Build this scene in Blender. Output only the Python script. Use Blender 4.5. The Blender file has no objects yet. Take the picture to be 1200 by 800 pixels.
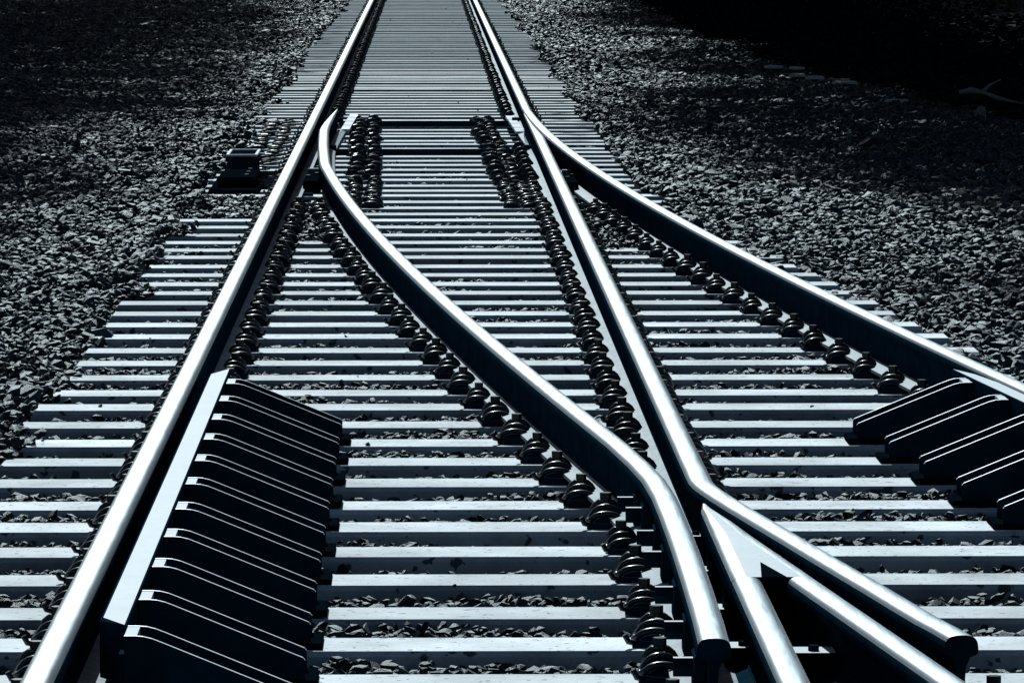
import bpy, bmesh, math, random
import numpy as np
from mathutils import Vector
random.seed(7); rng = np.random.default_rng(11)
SC = bpy.context.scene; COL = SC.collection

# ------------------------------------------------------------------ numbers
G = 0.7525                       # half the distance between rail head centres
TOP = 0.19                       # rail top; sleeper tops are at z = 0
PITCH = 0.6065; Y0 = 17.222
CAMX, CAMZ, FPX = 0.02, 1.74, 6600.0

# ------------------------------------------------------------------ materials
MAT = {}
def mat(name, col, rough=0.6, metal=0.0, spec=0.5, var=0.0, scale=6.0, bump=0.0, bscale=60.0, rnd=0.0,
        spots=None, spot_scale=40.0, spot_lo=0.62, rvar=0.0, coords='Object', stretch=None):
    m = bpy.data.materials.new(name); m.use_nodes = True
    nt = m.node_tree; N = nt.nodes; L = nt.links; N.clear()
    out = N.new('ShaderNodeOutputMaterial'); b = N.new('ShaderNodeBsdfPrincipled')
    L.new(b.outputs[0], out.inputs[0])
    b.inputs['Roughness'].default_value = rough; b.inputs['Metallic'].default_value = metal
    b.inputs['Specular IOR Level'].default_value = spec
    tc = N.new('ShaderNodeTexCoord'); src = tc.outputs[coords]
    if coords == 'World':
        pass
    oi = N.new('ShaderNodeObjectInfo')
    add = N.new('ShaderNodeVectorMath'); add.operation = 'ADD'
    sc = N.new('ShaderNodeVectorMath'); sc.operation = 'SCALE'
    comb = N.new('ShaderNodeCombineXYZ')
    for i in range(3): L.new(oi.outputs['Random'], comb.inputs[i])
    L.new(comb.outputs[0], sc.inputs[0]); sc.inputs['Scale'].default_value = 37.0
    L.new(src, add.inputs[0]); L.new(sc.outputs[0], add.inputs[1])
    vec = add.outputs[0]
    if stretch:
        mp = N.new('ShaderNodeMapping'); mp.inputs['Scale'].default_value = stretch
        L.new(vec, mp.inputs[0]); vec = mp.outputs[0]
    c = None
    rgb = N.new('ShaderNodeRGB'); rgb.outputs[0].default_value = (*col, 1); c = rgb.outputs[0]
    nz = N.new('ShaderNodeTexNoise'); nz.inputs['Scale'].default_value = scale; nz.inputs['Detail'].default_value = 6
    nz.inputs['Roughness'].default_value = 0.65
    L.new(vec, nz.inputs['Vector'])
    def mul(c, fac):
        x = N.new('ShaderNodeMix'); x.data_type = 'RGBA'; x.blend_type = 'MULTIPLY'; x.inputs[0].default_value = 1
        L.new(c, x.inputs[6]); L.new(fac, x.inputs[7]); return x.outputs[2]
    def rng_(s, a0, a1, b0, b1):
        r = N.new('ShaderNodeMapRange'); r.inputs[1].default_value = a0; r.inputs[2].default_value = a1
        r.inputs[3].default_value = b0; r.inputs[4].default_value = b1; L.new(s, r.inputs[0]); return r.outputs[0]
    if var: c = mul(c, rng_(nz.outputs[0], 0.3, 0.7, 1 - var, 1 + var))
    if rnd: c = mul(c, rng_(oi.outputs['Random'], 0, 1, 1 - rnd, 1 + rnd))
    if spots is not None:
        n2 = N.new('ShaderNodeTexNoise'); n2.inputs['Scale'].default_value = spot_scale; n2.inputs['Detail'].default_value = 3
        L.new(vec, n2.inputs['Vector'])
        f = rng_(n2.outputs[0], spot_lo, spot_lo + 0.03, 0, 1)
        x = N.new('ShaderNodeMix'); x.data_type = 'RGBA'
        L.new(f, x.inputs[0]); L.new(c, x.inputs[6]); x.inputs[7].default_value = (*spots, 1); c = x.outputs[2]
    L.new(c, b.inputs['Base Color'])
    if rvar: L.new(rng_(nz.outputs[0], 0.3, 0.7, rough - rvar, rough + rvar), b.inputs['Roughness'])
    if bump:
        n3 = N.new('ShaderNodeTexNoise'); n3.inputs['Scale'].default_value = bscale; n3.inputs['Detail'].default_value = 4
        L.new(vec, n3.inputs['Vector'])
        bp = N.new('ShaderNodeBump'); bp.inputs['Strength'].default_value = bump; bp.inputs['Distance'].default_value = 0.01
        L.new(n3.outputs[0], bp.inputs['Height']); L.new(bp.outputs[0], b.inputs['Normal'])
    MAT[name] = m; return m

mat('concrete', (0.515, 0.550, 0.565), 0.8, var=0.36, scale=3.0, bump=0.3, bscale=90, rnd=0.17, spots=(0.09, 0.11, 0.13), spot_scale=44, spot_lo=0.64, spec=0.35)
mat('far_dim_concrete', (0.37, 0.41, 0.43), 0.9, var=0.25, scale=5, bump=0.3, bscale=60, rnd=0.14, spots=(0.09, 0.11, 0.13), spot_scale=20, spot_lo=0.66, spec=0.1)  # far sleepers: the shade over the distant track is put into the colour
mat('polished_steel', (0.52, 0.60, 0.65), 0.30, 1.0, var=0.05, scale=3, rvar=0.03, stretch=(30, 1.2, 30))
mat('tarnish_shade_steel', (0.20, 0.235, 0.26), 0.42, 0.9, var=0.15, scale=4, stretch=(30, 1.5, 30))  # head shoulders: tarnish, plus the light's fall-off put into the colour
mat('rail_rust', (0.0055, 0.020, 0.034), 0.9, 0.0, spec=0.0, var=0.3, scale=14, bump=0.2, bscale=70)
mat('dusty_foot', (0.19, 0.225, 0.25), 0.7, 0.0, spec=0.3, var=0.35, scale=9, bump=0.2)
mat('dark_steel', (0.0055, 0.020, 0.034), 0.9, 0.0, spec=0.0, var=0.3, scale=12, bump=0.15, bscale=60)
mat('oiled_steel', (0.005, 0.013, 0.020), 0.28, 0.0, spec=0.34, var=0.3, scale=30)
mat('bare_steel', (0.36, 0.41, 0.44), 0.7, 0.0, var=0.10, scale=8, bump=0.05, bscale=120, spots=(0.30, 0.35, 0.39), spot_scale=16, spot_lo=0.66)
mat('lit_edge', (0.50, 0.56, 0.60), 0.5, 0.3, var=0.2, scale=25)  # gusset top edges: their lit glint is put into the colour
mat('near_black', (0.0022, 0.005, 0.008), 0.9, 0.0, spec=0.0)  # stands in for shade on spacer sides, bracket floors, nose cap and tray
mat('side_shade_concrete', (0.26, 0.30, 0.32), 0.9, var=0.35, scale=4, bump=0.4, bscale=70, rnd=0.2, spots=(0.05, 0.06, 0.07), spot_scale=22, spot_lo=0.63, spec=0.1)  # sleeper sides and fronts: shade put into a darker colour
mat('stone', (0.0065, 0.0150, 0.0225), 0.5, 0.0, spec=0.25, rnd=0.85, var=0.4, scale=25, bump=0.3, bscale=60)
mat('ballast_bed', (0.018, 0.021, 0.025), 0.9, var=0.5, scale=8, bump=0.6, bscale=30, spec=0.1)
mat('soil', (0.012, 0.019, 0.025), 0.95, var=0.5, scale=3, bump=0.6, bscale=18, spec=0.1)
mat('dark_leaf', (0.006, 0.014, 0.021), 0.9, var=0.4, scale=2.5, spec=0.0)
mat('bark', (0.05, 0.05, 0.048), 0.9, var=0.4, scale=8, bump=0.5, bscale=20)
mat('pale_slab', (0.34, 0.38, 0.40), 0.8, var=0.3, scale=10, bump=0.3, bscale=40)
mat('dead_wood', (0.13, 0.145, 0.15), 0.85, var=0.4, scale=12, bump=0.5, bscale=40)

MAT['stone'].node_tree.nodes['Principled BSDF'].inputs['Specular Tint'].default_value = (.72, .93, 1, 1)
# ------------------------------------------------------------------ helpers
def link(name, verts, faces, mats, parent=None, idx=None, smooth=False, label=None, cat=None, group=None, kind=None, loc=None):
    me = bpy.data.meshes.new(name); me.from_pydata([tuple(v) for v in verts], [], faces); me.update()
    if isinstance(mats, str): mats = [mats]
    for m in mats: me.materials.append(MAT[m])
    if idx is not None: me.polygons.foreach_set('material_index', idx)
    if smooth: me.polygons.foreach_set('use_smooth', [True] * len(me.polygons))
    return linkm(name, me, parent, label, cat, group, kind, loc)

def linkm(name, me, parent=None, label=None, cat=None, group=None, kind=None, loc=None):
    o = bpy.data.objects.new(name, me); COL.objects.link(o)
    if parent is not None: o.parent = parent
    if loc is not None: o.location = loc
    if label: o['label'] = label
    if cat: o['category'] = cat
    if group: o['group'] = group
    if kind: o['kind'] = kind
    return o

def empty(name, loc, label, cat, group=None):
    o = bpy.data.objects.new(name, None); COL.objects.link(o); o.location = loc
    o.empty_display_size = 0.1
    o['label'] = label; o['category'] = cat
    if group: o['group'] = group
    return o

class MB:
    def __init__(s): s.v = []; s.f = []; s.i = []
    def add(s, verts, faces, m=0):
        n = len(s.v); s.v += [tuple(v) for v in verts]; s.f += [tuple(a + n for a in f) for f in faces]; s.i += [m] * len(faces)
    def box(s, x0, x1, y0, y1, z0, z1, c=0.0, m=0, top=None):
        """box with a chamfered top"""
        if c <= 0:
            v = [(x0,y0,z0),(x1,y0,z0),(x1,y1,z0),(x0,y1,z0),(x0,y0,z1),(x1,y0,z1),(x1,y1,z1),(x0,y1,z1)]
            s.add(v, [(0,3,2,1),(4,5,6,7),(0,1,5,4),(1,2,6,5),(2,3,7,6),(3,0,4,7)], m); return
        v = [(x0,y0,z0),(x1,y0,z0),(x1,y1,z0),(x0,y1,z0),(x0,y0,z1-c),(x1,y0,z1-c),(x1,y1,z1-c),(x0,y1,z1-c),
             (x0+c,y0+c,z1),(x1-c,y0+c,z1),(x1-c,y1-c,z1),(x0+c,y1-c,z1)]
        s.add(v, [(0,3,2,1),(0,1,5,4),(1,2,6,5),(2,3,7,6),(3,0,4,7)], m)
        s.add(v, [(8,9,10,11)], m if top is None else top)
        s.add(v, [(4,5,9,8),(5,6,10,9),(6,7,11,10),(7,4,8,11)], m)
    def cyl(s, c, r, h, n=6, ax=2, m=0, rot=0.0):
        v = []
        for k in (0, 1):
            for a in range(n):
                t = 2*math.pi*a/n + rot; p = [r*math.cos(t), r*math.sin(t), h*k]
                if ax == 1: p = [p[0], p[2], p[1]]
                if ax == 0: p = [p[2], p[0], p[1]]
                v.append((c[0]+p[0], c[1]+p[1], c[2]+p[2]))
        f = [tuple(range(n-1,-1,-1)), tuple(range(n, 2*n))] + [(a, (a+1)%n, n+(a+1)%n, n+a) for a in range(n)]
        s.add(v, f, m)
    def tube(s, pts, r, n=6, m=0):
        pts = [Vector(p) for p in pts]; rings = []
        R = r if isinstance(r, (list, tuple)) else [r]*len(pts)
        up = Vector((0.13, 0.31, 0.94)).normalized()
        for i, p in enumerate(pts):
            t = (pts[min(i+1, len(pts)-1)] - pts[max(i-1, 0)]).normalized()
            a = t.cross(up)
            if a.length < 1e-3: a = t.cross(Vector((1,0,0)))
            a.normalize(); b = t.cross(a).normalized(); up = a.cross(t)
            rings.append([p + (a*math.cos(2*math.pi*k/n) + b*math.sin(2*math.pi*k/n))*R[i] for k in range(n)])
        v = [q for rr in rings for q in rr]; f = []
        for i in range(len(pts)-1):
            for k in range(n):
                f.append((i*n+k, i*n+(k+1)%n, (i+1)*n+(k+1)%n, (i+1)*n+k))
        f.append(tuple(range(n-1,-1,-1))); f.append(tuple((len(pts)-1)*n + k for k in range(n)))
        s.add(v, f, m)
    def mesh(s, name, mats, smooth=False):
        me = bpy.data.meshes.new(name); me.from_pydata(s.v, [], s.f); me.update()
        for m in ([mats] if isinstance(mats, str) else mats): me.materials.append(MAT[m])
        me.polygons.foreach_set('material_index', s.i)
        bm = bmesh.new(); bm.from_mesh(me); bmesh.ops.recalc_face_normals(bm, faces=bm.faces); bm.to_mesh(me); bm.free()
        if smooth: me.polygons.foreach_set('use_smooth', [True]*len(me.polygons))
        return me
    def build(s, name, mats, parent=None, smooth=False, **k):
        return linkm(name, s.mesh(name, mats, smooth), parent, **k)

# ------------------------------------------------------------------ rail geometry
def d_div(Y):                    # how far the diverging rail has left the straight one
    t = np.maximum(0.0, 40.6 - np.asarray(Y, float))
    return COEF[0]*t + COEF[1]*t*t + COEF[2]*t**3
_t = np.array([4.6,9.0,10.4,13.9,14.5,15.4,18.7,19.2,21.04,22.8,23.26,24.8,28.3,31.6])
_d = np.array([.10,.232,.298,.474,.51,.60,.785,.885,.976,1.155,1.20,1.33,1.66,1.98])
COEF = np.linalg.lstsq(np.stack([_t,_t**2,_t**3],1), _d, rcond=None)[0]

HEAD_R = [(0.0,.1900),(.009,.1898),(.0160,.1890),(.0220,.1876),(.0268,.1852),(.0306,.1817),(.0334,.1772),(.0352,.172),(.0361,.165),(.0366,.153),(.034,.149),(.010,.1395)]
HEAD = [(-u, v) for u, v in reversed(HEAD_R[1:])] + HEAD_R          # left underside ... top ... right underside
WEB = [(-.0185,.1405),(-.0105,.125),(-.0085,.10),(-.0085,.075),(-.0115,.055),(-.022,.046),(.022,.046),(.0115,.055),(.0085,.075),(.0085,.10),(.0105,.125),(.0185,.1405)]
FOOT = [(-.075,.0195),(-.075,.030),(-.045,.0375),(-.020,.0465),(.020,.0465),(.045,.0375),(.075,.030),(.075,.0195)]

def resample(P, step=0.4):
    """Catmull-Rom through (x,Y) points, far to near"""
    P = np.array(P, float); out = []
    E = np.vstack([2*P[0]-P[1], P, 2*P[-1]-P[-2]])
    for i in range(1, len(E)-2):
        n = max(1, int(np.linalg.norm(E[i+1]-E[i])/step))
        for k in range(n):
            t = k/n; a,b,c,d = E[i-1],E[i],E[i+1],E[i+2]
            out.append(0.5*((2*b)+(c-a)*t+(2*a-5*b+4*c-d)*t*t+(3*b-a-3*c+d)*t**3))
    out.append(P[-1]); return np.array(out)

def sweep(prof, path, scale=None, shift=None, dz=0.0):
    n = len(prof); V = []; F = []
    path = np.asarray(path, float)
    T = np.gradient(path, axis=0); T /= np.linalg.norm(T, axis=1)[:, None]
    for i, (p, t) in enumerate(zip(path, T)):
        r = np.array([-t[1], t[0]])                       # travelling towards the camera: +u is +x
        s = 1.0 if scale is None else scale[i]; h = 0.0 if shift is None else shift[i]
        for u, v in prof:
            q = p + r*(u*s + h)
            V.append((q[0], q[1], v + dz))
    m = len(path)
    for i in range(m-1):
        for k in range(n):
            F.append((i*n+k, i*n+(k+1)%n, (i+1)*n+(k+1)%n, (i+1)*n+k))
    e = len(V); V += V[:n] + V[(m-1)*n:m*n]
    F.append(tuple(range(e+n-1,e-1,-1))); F.append(tuple(range(e+n, e+2*n)))
    return V, F

def fix(me):
    bm = bmesh.new(); bm.from_mesh(me); bmesh.ops.recalc_face_normals(bm, faces=bm.faces); bm.to_mesh(me); bm.free()

def head_idx(V, F, prof, m):
    n = len(prof); idx = []
    for i in range(m-1):
        for k in range(n):
            a, b = prof[k], prof[(k+1)%n]
            vm = (a[1]+b[1])/2
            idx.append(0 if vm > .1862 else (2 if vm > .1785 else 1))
    return idx + [1, 1]

def rail(name, label, path, scale=None, shift=None, dz=0.0, fsc=None, fsh=None, cat='rail', group=None):
    base = path[len(path)//2]
    root = empty(name, (0, 0, 0), label, cat, group)
    V, F = sweep(HEAD, path, scale, shift, dz)
    o = link('rail_head', V, F, ['polished_steel', 'rail_rust', 'tarnish_shade_steel'], root, head_idx(V, F, HEAD, len(path)), True); fix(o.data)
    fl = o.data.polygons; fl[len(F)-1].use_smooth = False; fl[len(F)-2].use_smooth = False
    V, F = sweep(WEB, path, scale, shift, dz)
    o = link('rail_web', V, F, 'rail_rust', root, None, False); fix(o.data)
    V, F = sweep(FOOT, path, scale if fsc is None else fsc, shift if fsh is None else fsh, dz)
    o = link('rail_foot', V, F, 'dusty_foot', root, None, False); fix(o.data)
    return root

Yfar = 112.0
ys = np.concatenate([np.linspace(Yfar, 46, 20), np.arange(45, 8.9, -0.4)])
rail('stock_rail', 'long straight bright-topped rail running the full height on the left', np.stack([np.full_like(ys, -G), ys], 1))
ystk = np.concatenate([np.linspace(Yfar, 46, 20), np.arange(45, 9.9, -0.4)])
rail('stock_rail', 'curved outer rail splitting off to the right past the second guard rail', np.stack([G + d_div(ystk), ystk], 1))

# right switch blade + closure + wing rail of the frog
yb = np.concatenate([np.arange(39.6, 15.6, -0.4), [15.35, 15.15]])
pb = np.stack([np.full_like(yb, .7505), yb], 1)
wing = np.array([(.7503,14.98),(.7515,14.84),(.757,14.72),(.768,14.60),(.790,14.40),(.818,14.17),(.892,13.60),(.957,13.09),(1.03,12.53),(1.075,12.17),(1.100,11.98),(1.122,11.84),(1.142,11.69)])
pb = np.vstack([pb, wing])
wd = np.minimum(.072, np.maximum(.006, d_div(pb[:, 1]) - .002))
sc_ = wd/.072; sh_ = -(.036 - wd/2)
sc_[pb[:, 1] < 30] = 1; sh_[pb[:, 1] < 30] = 0
RIGHT_BLADE = rail('switch_rail', 'straight inner rail from the right switch tip to the bent wing beside the frog point', pb, sc_, sh_, 0.0015)
# left switch blade, open at its tip, + closure + wing
tip = [(-.621,40.5),(-.636,39.0),(-.645,37.6),(-.640,36.8),(-.627,35.94),(-.600,34.4)]
yc = np.arange(32.4, 16.2, -0.8)
cl = [(G + float(d_div(y)) - 2*G, y) for y in yc]
endw = [(.566,15.85),(.606,15.3),(.6285,14.9),(.638,14.5),(.640,14.06),(.6385,13.3),(.634,12.65),(.628,12.04),(.622,11.66)]
pl = resample(tip + cl + endw, 0.35)
wl = np.interp(pl[:, 1], [30, 37.2, 38.4, 39.6, 40.5], [.072, .072, .058, .032, .008])
sl = wl/.072; shl = (.036 - wl/2)*0.35
LEFT_BLADE = rail('switch_rail', 'curved inner rail swinging from the open left switch tip down to the frog', pl, sl, shl, fsc=np.where(pl[:, 1] > 30, .50, 1.0)*np.ones(len(pl)), fsh=np.interp(pl[:, 1], [30, 31], [0, .034]))
def closure_x(Y): return float(np.interp(Y, pl[::-1, 1], pl[::-1, 0]))
def closure_xv(Y): return np.interp(Y, pl[::-1, 1], pl[::-1, 0])
def stock_x(Y): return float(G + d_div(Y))
def blade_x(Y): return float(np.interp(Y, pb[::-1, 1], pb[::-1, 0]))

# ------------------------------------------------------------------ frog point
FROG = empty('frog_point', (0.75, 13, 0), 'bright V-shaped frog point with two legs between the wing rails', 'frog')
FROG.location = (0, 0, 0)
def legx(Y): return .7505
def leg2(Y): return .8430 + (13.02 - Y)*.1095
def leg(path_fn, name, y0, sidepatch):
    yy = np.array([y0 - 0.25*i for i in range(int((y0-9.0)/0.25)+1)])
    path = np.stack([[path_fn(y) for y in yy], yy], 1)
    V, F = sweep(HEAD, path, dz=-.0004)
    o = link(name, V, F, ['polished_steel', 'rail_rust', 'tarnish_shade_steel'], FROG, head_idx(V, F, HEAD, len(path)), True); fix(o.data)
    V, F = sweep(WEB, path); V2, F2 = sweep([(u*.95, v-.004) for u, v in FOOT], path)
    n = len(V); w = link('frog_leg_web', V + V2, F + [tuple(a+n for a in f) for f in F2], 'rail_rust', FROG); fix(w.data)
leg(legx, 'frog_leg', 13.45, False)
leg(leg2, 'frog_leg', 13.45, True)
# the solid nose: from the blunt tip to where the legs part
nose_st = [(14.30, .7265, .7365), (14.2,.7180,.749), (13.9,.7145,.7845), (13.6,.7142,.8168), (13.36,.7140,.8425), (13.06,.7139,.8753), (12.72,.7138,.9126)]
V = []; F = []
for Y, a, b in nose_st:
    c = min(1.0, (b-a)/.10)
    ht = TOP - .0002 - (.004 if Y > 14.1 else 0)
    L_ = [(.0006,.04),(.0003,.165),(.0008,.172),(.0024,.1777),(.0054,.182),(.0094,.1853),(.0150,.1877),(.0215,.1891),(.036,.1898)]
    last = Y < 12.8
    for u, v in L_: V.append((a + u*c, Y, v - (TOP - ht)))
    for q in ((.27, .385, .73) if last else (.32, .4, .68)):
        w_ = a + .036*c + (b - a - .072*c)*q; V.append((w_, Y + (.29 if last and q == .385 else 0), ht - .0002))
    for u, v in reversed(L_): V.append((b - u*c, Y, v - (TOP - ht)))
n = 21; idx = []
for i in range(len(nose_st)-1):
    for k in range(n):
        F.append((i*n+k, i*n+(k+1)%n, (i+1)*n+(k+1)%n, (i+1)*n+k)); idx.append(1 if (k < 3 or k > 16) else (3 if 8 <= k <= 11 else (2 if k in (3, 16) else 0)))
e = len(V); V += V[:n] + V[(len(nose_st)-1)*n:len(nose_st)*n]
F.append(tuple(range(e+n-1,e-1,-1))); F.append(tuple(range(e+n, e+2*n))); idx += [4, 4]  # caps blackened so the notch looks shaded
o = link('frog_nose', V, F, ['polished_steel', 'rail_rust', 'tarnish_shade_steel', 'bare_steel', 'near_black'], FROG, idx, True); fix(o.data)
for p in list(o.data.polygons)[-2:]: p.use_smooth = False
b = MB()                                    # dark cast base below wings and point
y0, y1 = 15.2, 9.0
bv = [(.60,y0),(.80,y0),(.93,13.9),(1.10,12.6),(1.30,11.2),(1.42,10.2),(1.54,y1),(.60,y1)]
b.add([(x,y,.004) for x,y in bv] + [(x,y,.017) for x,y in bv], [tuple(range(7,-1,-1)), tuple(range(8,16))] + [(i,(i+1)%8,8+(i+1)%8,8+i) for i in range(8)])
b.build('frog_base', 'near_black', FROG)
for Y in (14.54, 13.79, 13.05, 12.38, 11.70):     # spacers in the left flangeway
    b = MB(); b.box(.682, .7385, Y-.055, Y+.055, .018, .080, .005, m=1, top=0); sp = b.build('spacer_block', ['bare_steel', 'near_black'], FROG)  # sides coloured black as if shaded, top bright as if lit
    b = MB(); b.cyl((.722, Y-.012, .080), .010, .010, 6); b.build('spacer_bolt', 'dark_steel', sp)
for Y, z in ((12.22, .090), (11.15, .090)):       # spacers between the two legs
    b = MB(); b.box(.765, leg2(Y)-.012, Y-.055, Y+.055, .018, z, .005, m=1, top=0); sp = b.build('spacer_block', ['bare_steel', 'near_black'], FROG)  # same painted shade on the sides, lit top
    b = MB(); b.cyl(((.765+leg2(Y))/2+.02, Y-.012, z), .012, .012, 6); b.build('spacer_bolt', 'dark_steel', sp)
b = MB(); b.tube([(.775,12.93,.10),(.785,12.90,.125),(.800,12.88,.120),(.812,12.90,.100),(.815,12.91,.07)], .009, 6)
b.build('casting_lug', 'bare_steel', FROG)
b = MB(); b.tube([(.775,12.80,.075),(.80,12.78,.085),(.825,12.79,.07)], .016, 6); b.build('casting_lug', 'bare_steel', FROG)

# bolts along the outer side of the left wing
for Y in (15.12, 14.86, 14.32, 13.86, 13.15, 12.52, 11.92, 11.38):
    x = closure_x(max(Y, 11.7)) if Y > 11.7 else .622
    if Y < 11.6: continue
    b = MB(); b.box(x-.036, x-.0125, Y-.07, Y+.07, .045, .128, .006); blk = b.build('bolt_block', 'dark_steel', LEFT_BLADE)
    b = MB(); b.cyl((x-.078, Y, .095), .023, .042, 6, ax=0, rot=0)
    bo = b.build('block_bolt', ['dark_steel', 'bare_steel'], blk)
    for p in bo.data.polygons: p.material_index = 1 if p.normal.z > .95 else 0  # upward faces coloured bright as if lit
# joint plate on the left wing's near end
# ------------------------------------------------------------------ fastening clip meshes (shared)
def clip_mesh(hi=True):
    b = MB()
    b.box(-.050, .046, -.066, .066, .001, .016, .004, m=1)            # guide plate
    # W-shaped spring seen along the track: three hoops joined by end loops, the crown falling towards the front
    pts = []; ns = 9 if hi else 5
    for j, (y, hh) in enumerate(((.046, .046), (.004, .034), (-.044, .021))):
        rr = [(-.038 + .076*i/(ns-1)) for i in range(ns)]
        if j % 2: rr = rr[::-1]
        for x in rr:
            pts.append((x, y, .018 + hh*math.sqrt(max(0.0, 1-(x/.041)**2))))
        if j < 2:
            q = 1 if j == 0 else -1
            pts.append((q*.047, y-.014, .018)); pts.append((q*.047, y-.032, .018))
    b.tube(pts, .0080 if hi else .0095, 7 if hi else 4)
    cr = []; nn = 7                                                    # the dark rib under the hoops
    for y, hh in ((-.040, .015), (.044, .040)):
        for i in range(nn):
            a = math.pi*i/(nn-1); cr.append((-.034*math.cos(a), y, .014 + hh*math.sin(a)))
    f = [(i, i+1, nn+i+1, nn+i) for i in range(nn-1)] + [tuple(range(nn-1,-1,-1)), tuple(range(nn, 2*nn))]
    b.add(cr, f, 1)
    b.tube([(-.040,-.060,.012),(-.058,-.072,.018),(-.066,-.074,.034)], .007, 5)       # tail hook
    me = b.mesh('rail_clip', ['oiled_steel', 'dark_steel'], False)
    return me
def bolt_mesh():
    b = MB(); b.cyl((0,.050,.062), .021, .005, 10); b.cyl((0,.050,.067), .0155, .017, 6); return b.mesh('clip_bolt', 'oiled_steel')
CLIP_HI, CLIP_LO, BOLT = clip_mesh(True), clip_mesh(False), bolt_mesh()
for _p in CLIP_HI.polygons: _p.use_smooth = len(_p.vertices) == 4 and _p.material_index == 0
def put_clip(sl, x, Y, side, z=0.0, dy=0.0, low=1.0):
    near = Y < 33
    c = linkm('rail_clip', CLIP_HI if near else CLIP_LO, sl)
    s = random.uniform(.93, 1.07) * (1 if low == 1.0 else random.uniform(.85, 1.15)); x += random.uniform(-.004, .004) if low == 1.0 else random.uniform(-.016, .016); dy += random.uniform(-.008, .008)
    c.location = (x, dy, z); c.rotation_euler = (0, 0, random.uniform(-.10, .10) if low == 1.0 else random.uniform(-.35, .35)); c.scale = (s*side, s, s*low*random.uniform(.96, 1.05))
    if near:
        bo = linkm('clip_bolt', BOLT, c)
    return c

# ------------------------------------------------------------------ sleepers
ORD = ['first','second','third','fourth','fifth','sixth','seventh','eighth','ninth','tenth','eleventh','twelfth','thirteenth','fourteenth','fifteenth','sixteenth','seventeenth','eighteenth','nineteenth','twentieth','twenty-first','twenty-second','twenty-third','twenty-fourth']
SL = []
ks = range(-128, 11)
cnt = {}
for k in reversed(ks):
    Y = Y0 - PITCH*k
    if Y < 10.7 or Y > 97: continue
    SL.append(Y)
SL.sort()
END_L = {}
def sleeper_label(Y):
    if Y < 14.7: key, txt = 'a', 'pale sleeper under the frog legs and guard rail, {} up from the bottom edge'
    elif Y < 18.3: key, txt = 'b', 'long pale sleeper carrying both guard rails, {} beyond the frog nose'
    elif Y < 25.2: key, txt = 'c', 'long pale sleeper under four rails, {} beyond the left guard rail'
    elif Y < 32.4: key, txt = 'd', 'pale sleeper between converging rails, {} in front of the switch motor box'
    elif Y < 41.0: key, txt = 'e', 'clip-covered sleeper below the switch tips, {} behind the motor box front'
    elif Y < 53.0: key, txt = 'f', 'plain two-rail sleeper {} beyond the switch tips'
    else: return 'narrow grey-white sleeper in the dense far run of plain track'
    n = cnt.get(key, 0); cnt[key] = n+1
    if key == 'd':
        tot = len([y for y in SL if 25.2 <= y < 32.4]); n = tot-1-n
    return txt.format(ORD[n])
def add_plate(sl, x, half=.128, z=.0, w=.15):
    b = MB(); b.box(x-half, x+half, -w/2, w/2, .001, .017, .003); b.build('base_plate', 'dark_steel', sl)
for Y in SL:
    xl = -1.30 + random.uniform(-.02, .02)
    xr = max(1.31, stock_x(Y) + .52) + random.uniform(-.02, .02)
    if Y > 41.5: xr = 1.31 + random.uniform(-.02, .02)
    w = .126 if Y < 50 else .134
    j = random.uniform(-.008, .008)
    root = empty('concrete_sleeper', (0, Y + j, 0), sleeper_label(Y), 'sleeper',
                 'sleepers across the track' if Y < 53 else 'far sleepers of the plain track')
    b = MB(); c = .012; rz = random.uniform(-.004, .004)
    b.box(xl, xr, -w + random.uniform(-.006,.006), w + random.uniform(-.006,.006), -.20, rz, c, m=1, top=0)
    b.build('sleeper_body', ['concrete' if Y < 56 + random.uniform(-4, 4) else 'far_dim_concrete', 'side_shade_concrete' if Y < 58 + random.uniform(-4, 4) else 'far_dim_concrete'], root)
    far = Y > 33
    # rails present here
    rails = [(-G, 1, 1, 's')]
    if Y > 43.3: rails.append((G, 1, 1, 's'))
    else:
        sx = stock_x(Y)
        lb = closure_x(Y) if Y > 11.6 else .622
        if Y > 30.6:                                     # switch zone: slide chairs
            rails = [(-G, 1, 0, 's'), (sx, 0, 1, 's')]
            for x in (-.265 - .0092*(Y-31), -.370 - .0088*(Y-31)): put_clip(root, x, Y, 1, low=.8)
            f = (Y-30.6)/12.7
            xr0 = .521 - .133*f
            put_clip(root, xr0, Y, -1, low=.8); put_clip(root, xr0+.085, Y, 1, low=.7)
            if Y < 38: put_clip(root, .655, Y, -1)
            if 35.2 < Y: put_clip(root, -1.115, Y, 1, low=.5); put_clip(root, -1.0, Y, -1, low=.5)
        else:
            rails.append((lb, 1, 1 if lb < .5 else 0, 'c'))
            if Y > 15.1: rails.append((.7505, 1 if .7505-lb > .25 else 0, 1, 'c'))
            elif Y > 11.6: rails.append((blade_x(Y), 0, 1, 'c'))
            rails.append((sx, 1, 1, 's'))
    for (x, l, r, kind) in rails:
        if kind == 's' and x < 0 and 11.6 < Y < 18.1: r = 0          # guard rail side
        if kind == 's' and x > 0 and 10.7 < Y < 18.1: l = 0
        if x > .02 + (1.2/1100)*Y*110 : pass
        if l: put_clip(root, x-.086, Y, 1)
        if r: put_clip(root, x+.086, Y, -1)
        add_plate(root, x)
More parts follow.
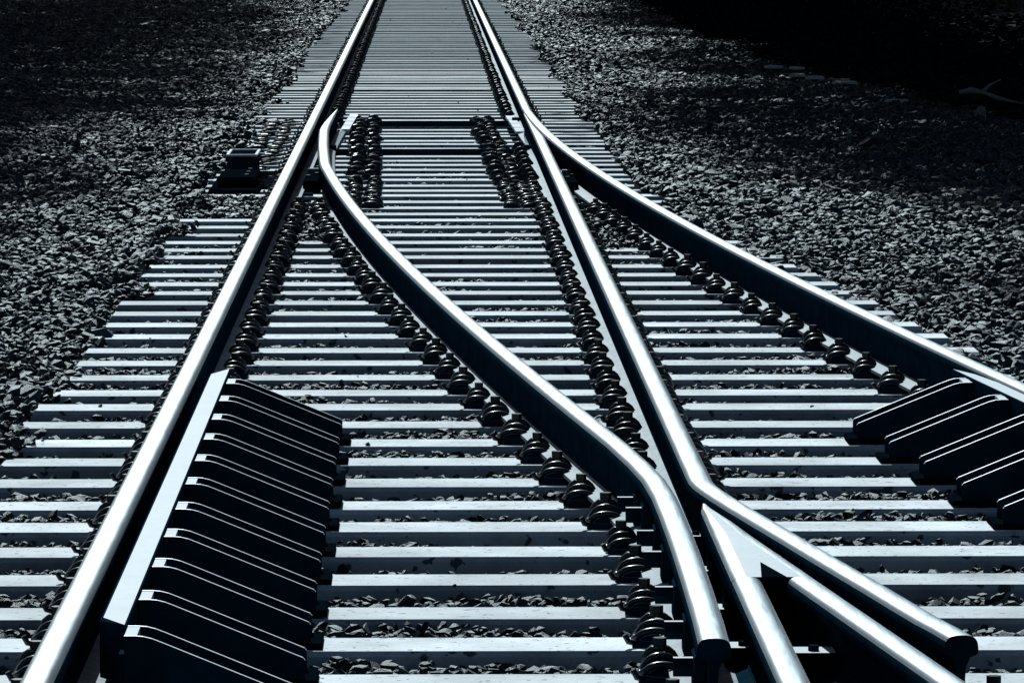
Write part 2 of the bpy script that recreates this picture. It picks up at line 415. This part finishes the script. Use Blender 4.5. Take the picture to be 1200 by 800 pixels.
# ------------------------------------------------------------------ guard rails with their brackets
def guard(label, xfun, ylo, yhi, sgn, bracket_ys):
    """sgn +1: brackets reach to +x"""
    root = empty('guard_rail', (0, 0, 0), label, 'guard rail')
    n = 14; V = []; F = []; idx = []
    st = []
    for i in range(n+1):
        Y = yhi + (ylo-yhi)*i/n; st.append((xfun(Y), Y))
    w = .031; z1, z0 = .203, .075
    def sec(x, Y, a0, a1):           # a0/a1: along offset of track side / bracket side
        return [(x - sgn*w, Y+a0, z0), (x + sgn*w, Y+a1, z0), (x + sgn*w, Y+a1, z1-.003), (x + sgn*(w-.003), Y+a1, z1), (x - sgn*(w-.008), Y+a0, z1), (x - sgn*w, Y+a0, z1-.008)]
    for i, (x, Y) in enumerate(st):
        a0 = -.20 if i == 0 else (.12 if i == n else 0)
        V += sec(x, Y, a0, 0)
    m = 6
    for i in range(n):
        for k in range(m):
            F.append((i*m+k, i*m+(k+1)%m, (i+1)*m+(k+1)%m, (i+1)*m+k)); idx.append(0 if k == 3 else 1)
    F.append(tuple(range(m-1,-1,-1))); F.append(tuple(n*m+k for k in range(m))); idx += [1, 1]
    o = link('guard_bar', V, F, ['bare_steel', 'dark_steel'], root, idx); fix(o.data)
    for Y in bracket_ys:
        x0 = xfun(Y) + sgn*.0335
        # side profile of one gusset (s along the reach, z): flat shoulder, rounded, then down the slope
        prof = [(0,.195),(.022,.195),(.040,.1935),(.058,.189),(.080,.1805),(.360,.066),(.365,.060),(.365,.019),(0,.019)]
        br = empty_child('support_bracket', root, (x0, Y, 0))
        for side in (-1, 1):
            b = MB(); ya, yb_ = side*.085, side*.0745
            P = [(sgn*s_, z_) for s_, z_ in prof]; n_ = len(P)
            v = [(x, ya, z) for x, z in P] + [(x, yb_, z) for x, z in P]
            b.add(v, [tuple(range(n_)), tuple(range(2*n_-1, n_-1, -1))], 0)
            for q in range(n_):
                b.add(v, [(q, (q+1)%n_, n_+(q+1)%n_, n_+q)], 1 if q <= 5 else 0)
            b.build('gusset', ['dark_steel', 'lit_edge'], br)
        b = MB()                                    # cap at the shoulder and floor between the gussets
        xs = sorted((0, sgn*.026)); b.box(xs[0], xs[1], -.0705, .0705, .16, .194, 0); b.build('shoulder_cap', 'bare_steel', br)
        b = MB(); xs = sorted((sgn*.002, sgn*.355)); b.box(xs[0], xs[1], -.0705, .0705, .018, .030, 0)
        xs = sorted((sgn*-.004, sgn*.392)); b.box(xs[0], xs[1], -.10, .10, .0015, .0175, .004); b.build('bracket_floor', 'near_black', br)  # floor coloured black as the shade between the gussets
        b = MB(); b.cyl((sgn*.338, 0, .030), .020, .022, 6)
        b.build('anchor_bolt', 'dark_steel', br)
    return root
def empty_child(name, parent, loc):
    """a small fillet plate that carries the bracket's pieces"""
    b = MB(); b.box(-.012, .012, -.066, .066, .030, .155, 0)
    o = b.build(name, 'dark_steel', parent); o.location = loc; return o
tieY = sorted(SL)
gl = [y for y in tieY if 11.5 < y < 18.0]
guard('long guard rail on eleven black sloping brackets inside the left rail', lambda Y: -.643, 11.80, 18.20, 1, gl)
gr = [y for y in tieY if 11.0 < y < 18.0]
guard('guard rail with black sloping brackets beside the curved outer rail at the right edge', lambda Y: stock_x(Y)-.112, 11.2, 18.15, -1, gr)

# ------------------------------------------------------------------ switch gear
root = empty('switch_motor', (-1.085, 34.3, 0), 'dark switch motor box with pale rim left of the left rail', 'switch motor')
b = MB(); b.box(-.088, .088, -.35, .35, .03, .155, .006); b.build('housing', 'dark_steel', root)
b = MB()
b.box(-.096, .096, -.36, -.33, .156, .168, .003); b.box(-.096, .096, .33, .36, .156, .168, .003); b.box(-.096, -.076, -.329, .329, .156, .168, .003); b.box(.076, .096, -.329, .329, .156, .168, .003)
b.build('lid_rim', 'bare_steel', root)
b = MB(); b.box(-.074, .074, -.327, .327, .156, .162, .002); b.build('lid', 'near_black', root)
b = MB(); b.box(-.15, .14, -1.75, .50, .004, .026, .006); b.build('base_tray', 'near_black', root)  # dark tray; the box's shadow is also in its black
b = MB(); b.box(-.105, .115, -1.45, -.42, .027, .085, .012); b.build('gear_case', 'near_black', root)
for q in (-1.3, -.95, -.6):
    b = MB(); b.cyl((.06, q, .085), .014, .012, 6); b.build('case_bolt', 'oiled_steel', root)
for q in (-.30, -1.10):
    b = MB(); b.tube([(.116, q, .05),(.22, q, .05),(.33, q, .02)], .014, 6); b.build('crank_arm', 'oiled_steel', root)
for (xa, xb, Y, lab) in ((-.62, .70, 42.05, 'dark stretcher bar across the track nearest the switch tips'), (-.60, .70, 37.45, 'dark stretcher bar across the track, the nearer one, below the open tip')):
    b = MB(); b.box(xa, xb, Y-.05, Y+.05, .002, .040, .006); r = b.build('stretcher_bar', 'dark_steel', label=lab, cat='stretcher bar', group='bars tying the switch blades')
    for x in (xa, xb): 
        b = MB(); b.box(x-.03, x+.03, Y-.07, Y+.07, .041, .066, .004); b.build('end_lug', 'dark_steel', r)
b = MB(); b.tube([(-1.62,44.1,-.01),(-1.47,43.0,.03),(-1.36,42.2,.022),(-1.27,41.2,.03),(-1.24,39.6,.022),(-1.22,37.6,.03),(-1.20,36.0,.03),(-1.15,35.2,.03)], .016, 7)
b.build('cable', 'near_black', smooth=True, label='dark cable running over sleeper ends to the motor box', cat='cable')
def lockbox(x0, x1, Y0_, Y1_, lab):
    r = empty('lock_box', ((x0+x1)/2, (Y0_+Y1_)/2, 0), lab, 'lock box', 'lock boxes beside the switch blades')
    hx, hy = (x1-x0)/2, (Y1_-Y0_)/2
    b = MB(); b.box(-hx, hx, -hy, hy, .004, .075, .008); b.build('box_body', 'near_black', r)
    b = MB(); b.box(-hx+.004, hx-.004, hy+.004, hy+.05, .03, .085, .004); b.build('box_flange', 'bare_steel', r)
    b = MB(); b.cyl((-hx*.5, -hy*.3, .075), .014, .014, 6); b.cyl((hx*.5, .1, .075), .014, .014, 6); b.build('box_bolt', 'oiled_steel', r)
lockbox(-.688, -.60, 32.6, 33.9, 'dark lock box between the left rail and the open switch blade')
lockbox(.835, .905, 32.4, 33.7, 'dark lock box between the two splitting rails right of centre')
b = MB(); b.tube([(-.95,33.2,.012),(-.70,33.2,.012),(-.3,33.2,-.03),(.3,33.2,-.03),(.80,33.2,.012)], .018, 8)
b.build('drive_rod', 'dark_steel', smooth=True, label='dark drive rod from the motor box under the left rail', cat='drive rod')
def brace(xa, ya, xb, yb_, w, par):
    b = MB(); n = 4
    for i in range(n):
        t0, t1 = i/n + .012, (i+1)/n - .012
        x0, x1 = xa+(xb-xa)*t0, xa+(xb-xa)*t1; yy0, yy1 = ya+(yb_-ya)*t0, ya+(yb_-ya)*t1
        v = [(x0,yy0,.030),(x0+w,yy0,.030),(x1+w,yy1,.030),(x1,yy1,.030),(x0,yy0,.048),(x0+w,yy0,.048),(x1+w,yy1,.048),(x1,yy1,.048)]
        b.add(v, [(0,1,2,3),(4,5,6,7),(0,1,5,4),(1,2,6,5),(2,3,7,6),(3,0,4,7)])
    b.build('slide_plate', 'bare_steel', par)
brace(-.553, 43.3, -.585, 40.4, .062, LEFT_BLADE)
brace(.632, 42.9, .668, 40.0, .062, RIGHT_BLADE)

# ------------------------------------------------------------------ the ground
def grid(name, x0, x1, y0, y1, nx, ny, zf, m, **kw):
    X = np.linspace(x0, x1, nx); Yv = np.linspace(y0, y1, ny)
    V = [(x, y, zf(x, y)) for y in Yv for x in X]
    F = [(j*nx+i, j*nx+i+1, (j+1)*nx+i+1, (j+1)*nx+i) for j in range(ny-1) for i in range(nx-1)]
    return link(name, V, F, m, None, None, True, **kw)
link('ground', [(-900,-300,-.30),(900,-300,-.30),(900,2500,-.30),(-900,2500,-.30)], [(0,1,2,3)], 'soil', kind='structure')
def wob(x, y): return .03*math.sin(x*.9+y*.31)+.025*math.sin(x*.37-y*.23+1)
def edge_r(Y): return np.interp(Y, [0,20,35,43,51,59,67,80,100], [5.6,5.5,5.2,4.5,3.95,3.4,3.25,3.2,3.2])
def zbal(x, Y):
    """ballast surface outside the sleeper ends"""
    x = np.asarray(x, float); Y = np.asarray(Y, float)
    return -.03 + .028*np.sin(x*1.9+Y*.31)+.02*np.sin(x*.77-Y*.43+1)
grid('track_bed', -13, 7.2, 6, 104, 60, 160, lambda x, y: -.085 + wob(x, y)*.4 if abs(x) < 1.5 else -.07 + .7*float(zbal(x, y)+.03), 'ballast_bed', kind='structure')
grid('verge', 7.2, 60, 6, 160, 30, 40, lambda x, y: -.08 + min(1, (x-7.2)*.3)*(.12*math.sin(x*.5+y*.2)+.05*(x-7.2)), 'soil', kind='structure')

# ballast stones
protos = []
for i in range(9):
    bm = bmesh.new(); r = random.Random(100+i)
    for _ in range(13):
        v = Vector((r.gauss(0,1), r.gauss(0,1), r.gauss(0,1))).normalized()*r.uniform(.8, 1.1)
        bm.verts.new((v.x*1.05, v.y*.80, v.z*.48))
    bmesh.ops.convex_hull(bm, input=bm.verts)
    bmesh.ops.delete(bm, geom=[v for v in bm.verts if not v.link_faces], context='VERTS')
    me = bpy.data.meshes.new('ballast_stone'); bm.to_mesh(me); bm.free(); me.materials.append(MAT['stone'])
    protos.append(bpy.data.objects.new('ballast_stone', me))
def frame_x(Y, side, margin):
    return CAMX + (((0 if side < 0 else 1200) - 497.7)/FPX)*Y*1.006 + side*margin
pts = []; scl = []
def scatter(y0, y1, cell, smul, only_gaps=False):
    Yg = np.arange(y0, y1, cell)
    for Yr in Yg:
        xa, xb = frame_x(Yr, -1, 1.4), frame_x(Yr, 1, 1.7)
        xs = np.arange(xa, xb, cell); n = len(xs)
        X = xs + rng.uniform(-.5, .5, n)*cell; YY = Yr + rng.uniform(-.5, .5, n)*cell
        S = smul*np.exp(rng.normal(0, .30, n)); Z = np.zeros(n)
        ph = ((YY - Y0 + 1000*PITCH + PITCH/2) % PITCH) - PITCH/2       # distance to the nearest sleeper's middle
        kk = np.round((YY - Y0)/PITCH)
        xl = -1.285 + rng.normal(0, .022, n) + .08*np.sin(kk*12.9898)*np.sin(kk*3.1) + .05*np.sin(kk*1.7)
        sx = G + d_div(YY)
        xr = np.where(YY > 41.5, 1.285, np.maximum(1.285, sx + .50)) + .06*np.sin(kk*7.1) + rng.normal(0, .022, n)
        # on the right the ballast rides over the ends of the long sleepers
        xr = np.where((YY < 41) & (YY > 17), np.maximum(1.27, sx + .30 + .14*np.sin(kk*5.3)), xr)
        inside = (X > xl) & (X < xr)
        keep = np.where(inside, np.abs(ph) > .142, X < edge_r(YY) + .35*np.sin(YY*.9) + rng.normal(0, .25, n))
        lvl = np.where(YY > 40, -.054, -.036) + .007*np.sin(X*2.3+YY*1.1) + .008*np.sin(X*5.1 - YY*2.7)
        Zi = lvl + rng.uniform(-.014, .011, n)
        dist = np.where(X < xl, xl - X, X - xr)
        heap = .050*np.exp(-(dist/.30)**2)
        Zo = zbal(X, YY) + heap + rng.uniform(-.024, .020, n)
        Z = np.where(inside, Zi, Zo)
        # a few strays lying on the sleepers
        stray = inside & (np.abs(ph) < .13) & (rng.random(n) < .0018) & (np.abs(np.abs(X) - G) > .2)
        Z = np.where(stray, .004, Z); S = np.where(stray, S*.35, S)
        S = np.where(inside & ~stray, np.minimum(S*rng.uniform(.55, 1.0, n), .030), S)
        dirty = inside & (((X > -1.32) & (X < -.88) & (YY > 30.1) & (YY < 32.4)) | ((X > -.68) & (X < closure_xv(YY) - .10) & (YY > 28.2) & (YY < 32.4)) | ((X > .86) & (X < sx - .12) & (YY > 27.5) & (YY < 32.3))) & (rng.random(n) < .75)
        Z = np.where(dirty, .006 + rng.uniform(-.02, .012, n), Z)
        keep = keep | stray | dirty
        # keep clear of the motor and rails' heads
        keep &= ~((X > -1.27) & (X < -.86) & (YY > 32.2) & (YY < 34.9))
        keep &= ~((np.abs(np.abs(X) - G) < .12) & (Z > -.03))
        if only_gaps: keep &= inside & ~stray
        m = keep
        pts.append(np.stack([X[m], YY[m], Z[m]], 1)); scl.append(S[m])
scatter(9.5, 30, .038, .0242)
scatter(9.5, 26, .034, .018, True)
scatter(30, 55, .043, .0265)
scatter(55, 97, .053, .032)
P = np.concatenate(pts); S = np.concatenate(scl); NP = len(P)
print('stones', NP)
me = bpy.data.meshes.new('gravel'); me.vertices.add(NP); me.vertices.foreach_set('co', P.astype(np.float32).ravel())
a = me.attributes.new('scl', 'FLOAT', 'POINT'); a.data.foreach_set('value', S.astype(np.float32))
a = me.attributes.new('rot', 'FLOAT_VECTOR', 'POINT')
rot = np.stack([rng.normal(0, .45, NP), rng.normal(0, .45, NP), rng.uniform(0, 6.283, NP)], 1)
a.data.foreach_set('vector', rot.astype(np.float32).ravel())
a = me.attributes.new('pick', 'INT', 'POINT'); a.data.foreach_set('value', rng.integers(0, 9, NP).astype(np.int32))
me.update()
gv = linkm('gravel', me, kind='stuff', label='dark angular grey ballast stones around and between the sleepers', cat='ballast')
ng = bpy.data.node_groups.new('ballast_spread', 'GeometryNodeTree')
ng.interface.new_socket('Geometry', in_out='INPUT', socket_type='NodeSocketGeometry')
ng.interface.new_socket('Geometry', in_out='OUTPUT', socket_type='NodeSocketGeometry')
gi = ng.nodes.new('NodeGroupInput'); go = ng.nodes.new('NodeGroupOutput')
iop = ng.nodes.new('GeometryNodeInstanceOnPoints'); g2i = ng.nodes.new('GeometryNodeGeometryToInstance')
for pr in protos:
    oi = ng.nodes.new('GeometryNodeObjectInfo'); oi.inputs['Object'].default_value = pr; oi.inputs['As Instance'].default_value = False
    ng.links.new(oi.outputs['Geometry'], g2i.inputs[0])
def attr(nm, ty):
    n_ = ng.nodes.new('GeometryNodeInputNamedAttribute'); n_.data_type = ty; n_.inputs['Name'].default_value = nm; return n_.outputs['Attribute']
ng.links.new(gi.outputs[0], iop.inputs['Points']); ng.links.new(g2i.outputs[0], iop.inputs['Instance'])
iop.inputs['Pick Instance'].default_value = True
ng.links.new(attr('pick', 'INT'), iop.inputs['Instance Index'])
e2r = ng.nodes.new('FunctionNodeEulerToRotation'); ng.links.new(attr('rot', 'FLOAT_VECTOR'), e2r.inputs[0])
ng.links.new(e2r.outputs[0], iop.inputs['Rotation']); ng.links.new(attr('scl', 'FLOAT'), iop.inputs['Scale'])
ng.links.new(iop.outputs[0], go.inputs[0])
mod = gv.modifiers.new('spread', 'NODES'); mod.node_group = ng

# ------------------------------------------------------------------ dark verge on the right
V = []; F = []
for _ in range(60000):
    Y = 36 + (rng.random()**1.0)*66; xe = float(edge_r(Y)); x = xe + .25 + abs(rng.normal(0, 2.4))
    if x > frame_x(Y, 1, 1.2): continue
    h = .04 + .22*rng.random()*min(1, (x-xe)/1.2); s = .015 + .03*rng.random()
    a = rng.uniform(0, 6.28); tl = rng.uniform(.2, 1.2)
    dx, dy = math.cos(a)*s, math.sin(a)*s; ux, uy, uz = -math.sin(a)*s*math.cos(tl), math.cos(a)*s*math.cos(tl), s*math.sin(tl)
    z = -.05 + h*rng.random(); n = len(V)
    V += [(x-dx,Y-dy,z),(x+ux*.8+dx*.2,Y+uy*.8+dy*.2,z+uz*.8),(x+dx*1.3,Y+dy*1.3,z+uz*.3),(x-ux+dx*.2,Y-uy+dy*.2,z-uz*.4)]
    F.append((n,n+1,n+2,n+3))
link('undergrowth', V, F, 'dark_leaf', kind='stuff', label='low dark undergrowth on the shaded verge at top right', cat='undergrowth')
def slab(x, Y, w, l, h0, rz, lab, z=-.03, name='flat_stone', m='pale_slab', cat='flat stone'):
    h = h0*.5; b = MB(); n = 9; r = random.Random(int(x*1000))
    ring = [(math.copysign(abs(math.cos(2*math.pi*i/n))**.6, math.cos(2*math.pi*i/n))*w/2*r.uniform(.85,1.1), math.copysign(abs(math.sin(2*math.pi*i/n))**.6, math.sin(2*math.pi*i/n))*l/2*r.uniform(.85,1.1)) for i in range(n)]
    v = [(a,c,0) for a,c in ring] + [(a,c,h*.8) for a,c in ring] + [(a*.9,c*.9,h*r.uniform(.9,1.1)) for a,c in ring]
    b.add(v, [tuple(range(n-1,-1,-1)), tuple(range(2*n,3*n))] + [(i,(i+1)%n,n+(i+1)%n,n+i) for i in range(n)] + [(n+i,n+(i+1)%n,2*n+(i+1)%n,2*n+i) for i in range(n)])
    o = b.build(name, m, label=lab, cat=cat, group='pale slabs along the shaded ballast edge'); o.location = (x, Y, z); o.rotation_euler = (0, 0, rz); return o
slab(3.55, 57.0, .19, .32, .05, .0, 'faint pale flat stone at the dark verge, farthest of the slabs')
slab(3.76, 56.6, .13, .30, .05, .2, 'small pale flat stone just right of the farthest slab')
slab(3.62, 54.4, .16, .30, .05, .1, 'thin pale stone in the middle of the row of slabs, its left one')
slab(3.74, 53.7, .19, .30, .05, -.1, 'pale stone overlapping the middle slab on its right')
slab(3.92, 52.3, .21, .32, .05, .05, 'pale flat stone at the near right end of the row of slabs')
slab(3.95, 47.5, .33, .30, .06, -.05, 'long thin pale slab lying alone at the dark ballast edge')
slab(4.30, 51.0, .10, .22, .05, .4, 'tiny tilted pale stone in the dark above the lone slab')
slab(-1.35, 38.6, .06, .30, .08, .0, 'small pale blue-grey block behind the switch motor box', z=-.01, name='pale_block', cat='block')
b = MB(); b.tube([(0,0,-.06),(.004,0,.0),(.01,.004,.05),(.012,.0,.075),(.012,0,.085)], [.055,.045,.04,.03,.008], 9); b.build('tree_stump', 'dead_wood', smooth=True, label='short pale stump standing beside the fallen branch', cat='stump', loc=(4.42, 44.6, -.03))
b = MB(); b.tube([(-.20,.02,.10),(-.10,0,.12),(.0,-.02,.10),(.10,-.05,.06),(.22,-.08,.03),(.36,-.12,.005)], [.018,.030,.016,.019,.009,.004], 7)
b.tube([(-.02,-.02,.10),(.06,.12,.16),(.16,.22,.20)], [.018,.012,.005], 5)
b.build('fallen_branch', 'dead_wood', smooth=True, label='pale fallen branch at the right edge of the dark verge', cat='branch', loc=(4.62, 46.3, 0))

# ------------------------------------------------------------------ woods on both sides, unseen: added to darken the outer ballast
def shade_trees(name, trees, lab, seed):
    r = np.random.default_rng(seed); b = MB(); V = []; F = []
    for (x, Y, h, cr, lean) in trees:
        b.tube([(x,Y,-.3),(x+.1+lean*.3,Y,h*.3),(x-.1+lean*.7,Y+.1,h*.6),(x+lean,Y,h*.92)], [cr*.085,cr*.06,cr*.04,.02], 8)
        for q in range(7):
            a = q*2.4 + r.uniform(0,1); zz = h*(.3+.08*q); L = cr*(.85-.06*q)
            x_ = x + lean*.75
            b.tube([(x_,Y,zz),(x_+math.cos(a)*L*.5,Y+math.sin(a)*L*.5,zz+.5),(x_+math.cos(a)*L,Y+math.sin(a)*L,zz+.9)], [.09,.06,.02], 5)
        nc = int((10 if cr < 2.45 else 17)*cr*cr)
        for _ in range(nc):
            u = r.normal(0,1,3); u /= np.linalg.norm(u); rad = cr*(r.random()**.45)
            c = np.array([x+lean,Y,h*.64]) + u*np.array([rad,rad,rad*(h*.34/cr)])
            m = 70; q = c + r.normal(0,.34,(m,3)); ang = r.uniform(0,6.28,m); el = r.uniform(-1,1,m); s = r.uniform(.07,.13,m)
            for k in range(m):
                t = np.array([math.cos(ang[k]),math.sin(ang[k]),0]); w_ = np.array([-math.sin(ang[k])*math.cos(el[k]),math.cos(ang[k])*math.cos(el[k]),math.sin(el[k])])
                n = len(V); V += [tuple(q[k]-t*s[k]), tuple(q[k]-w_*s[k]*.55), tuple(q[k]+t*s[k]), tuple(q[k]+w_*s[k]*.55)]; F.append((n,n+1,n+2,n+3))
    n0 = len(b.v)
    idx = [0]*len(b.f) + [1]*len(F)
    link(name, b.v + V, b.f + [tuple(a+n0 for a in f) for f in F], ['bark', 'dark_leaf'], None, idx, kind='stuff', label=lab, cat='shade_trees')
_r = random.Random(3)
LEFT_SHADE_TREES = []; RIGHT_SHADE_TREES = []
for i in range(16):
    Y = 38.0 + i*4.8; e = -(497.7/FPX)*Y - 2.0; c = -5.75 - .012*(Y-42) + _r.uniform(-.35, .35); r_ = 2.2 if i == 0 else 2.95 + _r.uniform(-.2, .25)
    LEFT_SHADE_TREES.append((e, Y, 10 + .05*Y + _r.uniform(-1, 1), r_, c - e))
for i in range(9): LEFT_SHADE_TREES.append((-10.5 - i*.25, 50 + i*7.3, 13 + _r.uniform(-1, 1), 3.6, 0))
for i in range(21):
    Y = 31 + i*4.6; e = (702.3/FPX)*Y + 1.8; c = 3.45 + _r.uniform(-.3, .3) - (.25 if i < 3 else 0); r_ = (1.9, 2.2, 2.4)[i] if i < 3 else 2.75 + _r.uniform(-.2, .25)
    RIGHT_SHADE_TREES.append((e, Y, 9.5 + .05*Y + _r.uniform(-1, 1), r_, c - e))
for i in range(13): RIGHT_SHADE_TREES.append((7.3 + i*.25, 42 + i*6.2, 12 + _r.uniform(-1, 1), 3.2, 0))
for x, Y in ((7.4, 97), (8.6, 101), (7.2, 105.5), (10.2, 104), (9.0, 110)): RIGHT_SHADE_TREES.append((x, Y, 13, 3.3, 0))
shade_trees('shade_trees', LEFT_SHADE_TREES, 'unseen trees added on the left to shade the ballast', 5)
shade_trees('shade_trees', RIGHT_SHADE_TREES, 'unseen trees added on the right to shade the ballast', 6)

# ------------------------------------------------------------------ light
SUN_EL, SUN_AZ = math.radians(37), math.radians(-7)         # azimuth from +Y, towards -x
sd = Vector((math.sin(SUN_AZ)*math.cos(SUN_EL), math.cos(SUN_AZ)*math.cos(SUN_EL), math.sin(SUN_EL)))
su = bpy.data.lights.new('sun', 'SUN'); su.energy = 5.0; su.angle = math.radians(.5); su.color = (.85, .965, 1.0)
so = bpy.data.objects.new('sun', su); COL.objects.link(so); so.rotation_euler = (-sd).to_track_quat('-Z', 'Y').to_euler()
wd_ = bpy.data.worlds.new('World'); SC.world = wd_; wd_.use_nodes = True
nt = wd_.node_tree; bg = nt.nodes['Background']; sky = nt.nodes.new('ShaderNodeTexSky'); sky.sky_type = 'NISHITA'; sky.sun_disc = False
sky.sun_elevation = SUN_EL; sky.sun_rotation = SUN_AZ
nt.links.new(sky.outputs[0], bg.inputs[0]); bg.inputs[1].default_value = .05

# ------------------------------------------------------------------ camera
VX, VY = 497.7, -125.6
pit = math.atan((400-VY)/FPX); yaw = math.atan((600-VX)/FPX*math.cos(pit))
cam = bpy.data.cameras.new('camera'); co = bpy.data.objects.new('camera', cam); COL.objects.link(co)
cam.sensor_width = 36; cam.lens = FPX/1200*36; cam.clip_start = .5; cam.clip_end = 5000
co.location = (CAMX, 0, CAMZ); co.rotation_euler = (math.pi/2 - pit, 0, -yaw); SC.camera = co
SC.view_settings.view_transform = 'Standard'; SC.view_settings.look = 'None'; SC.view_settings.exposure = 0.0; SC.view_settings.gamma = 1
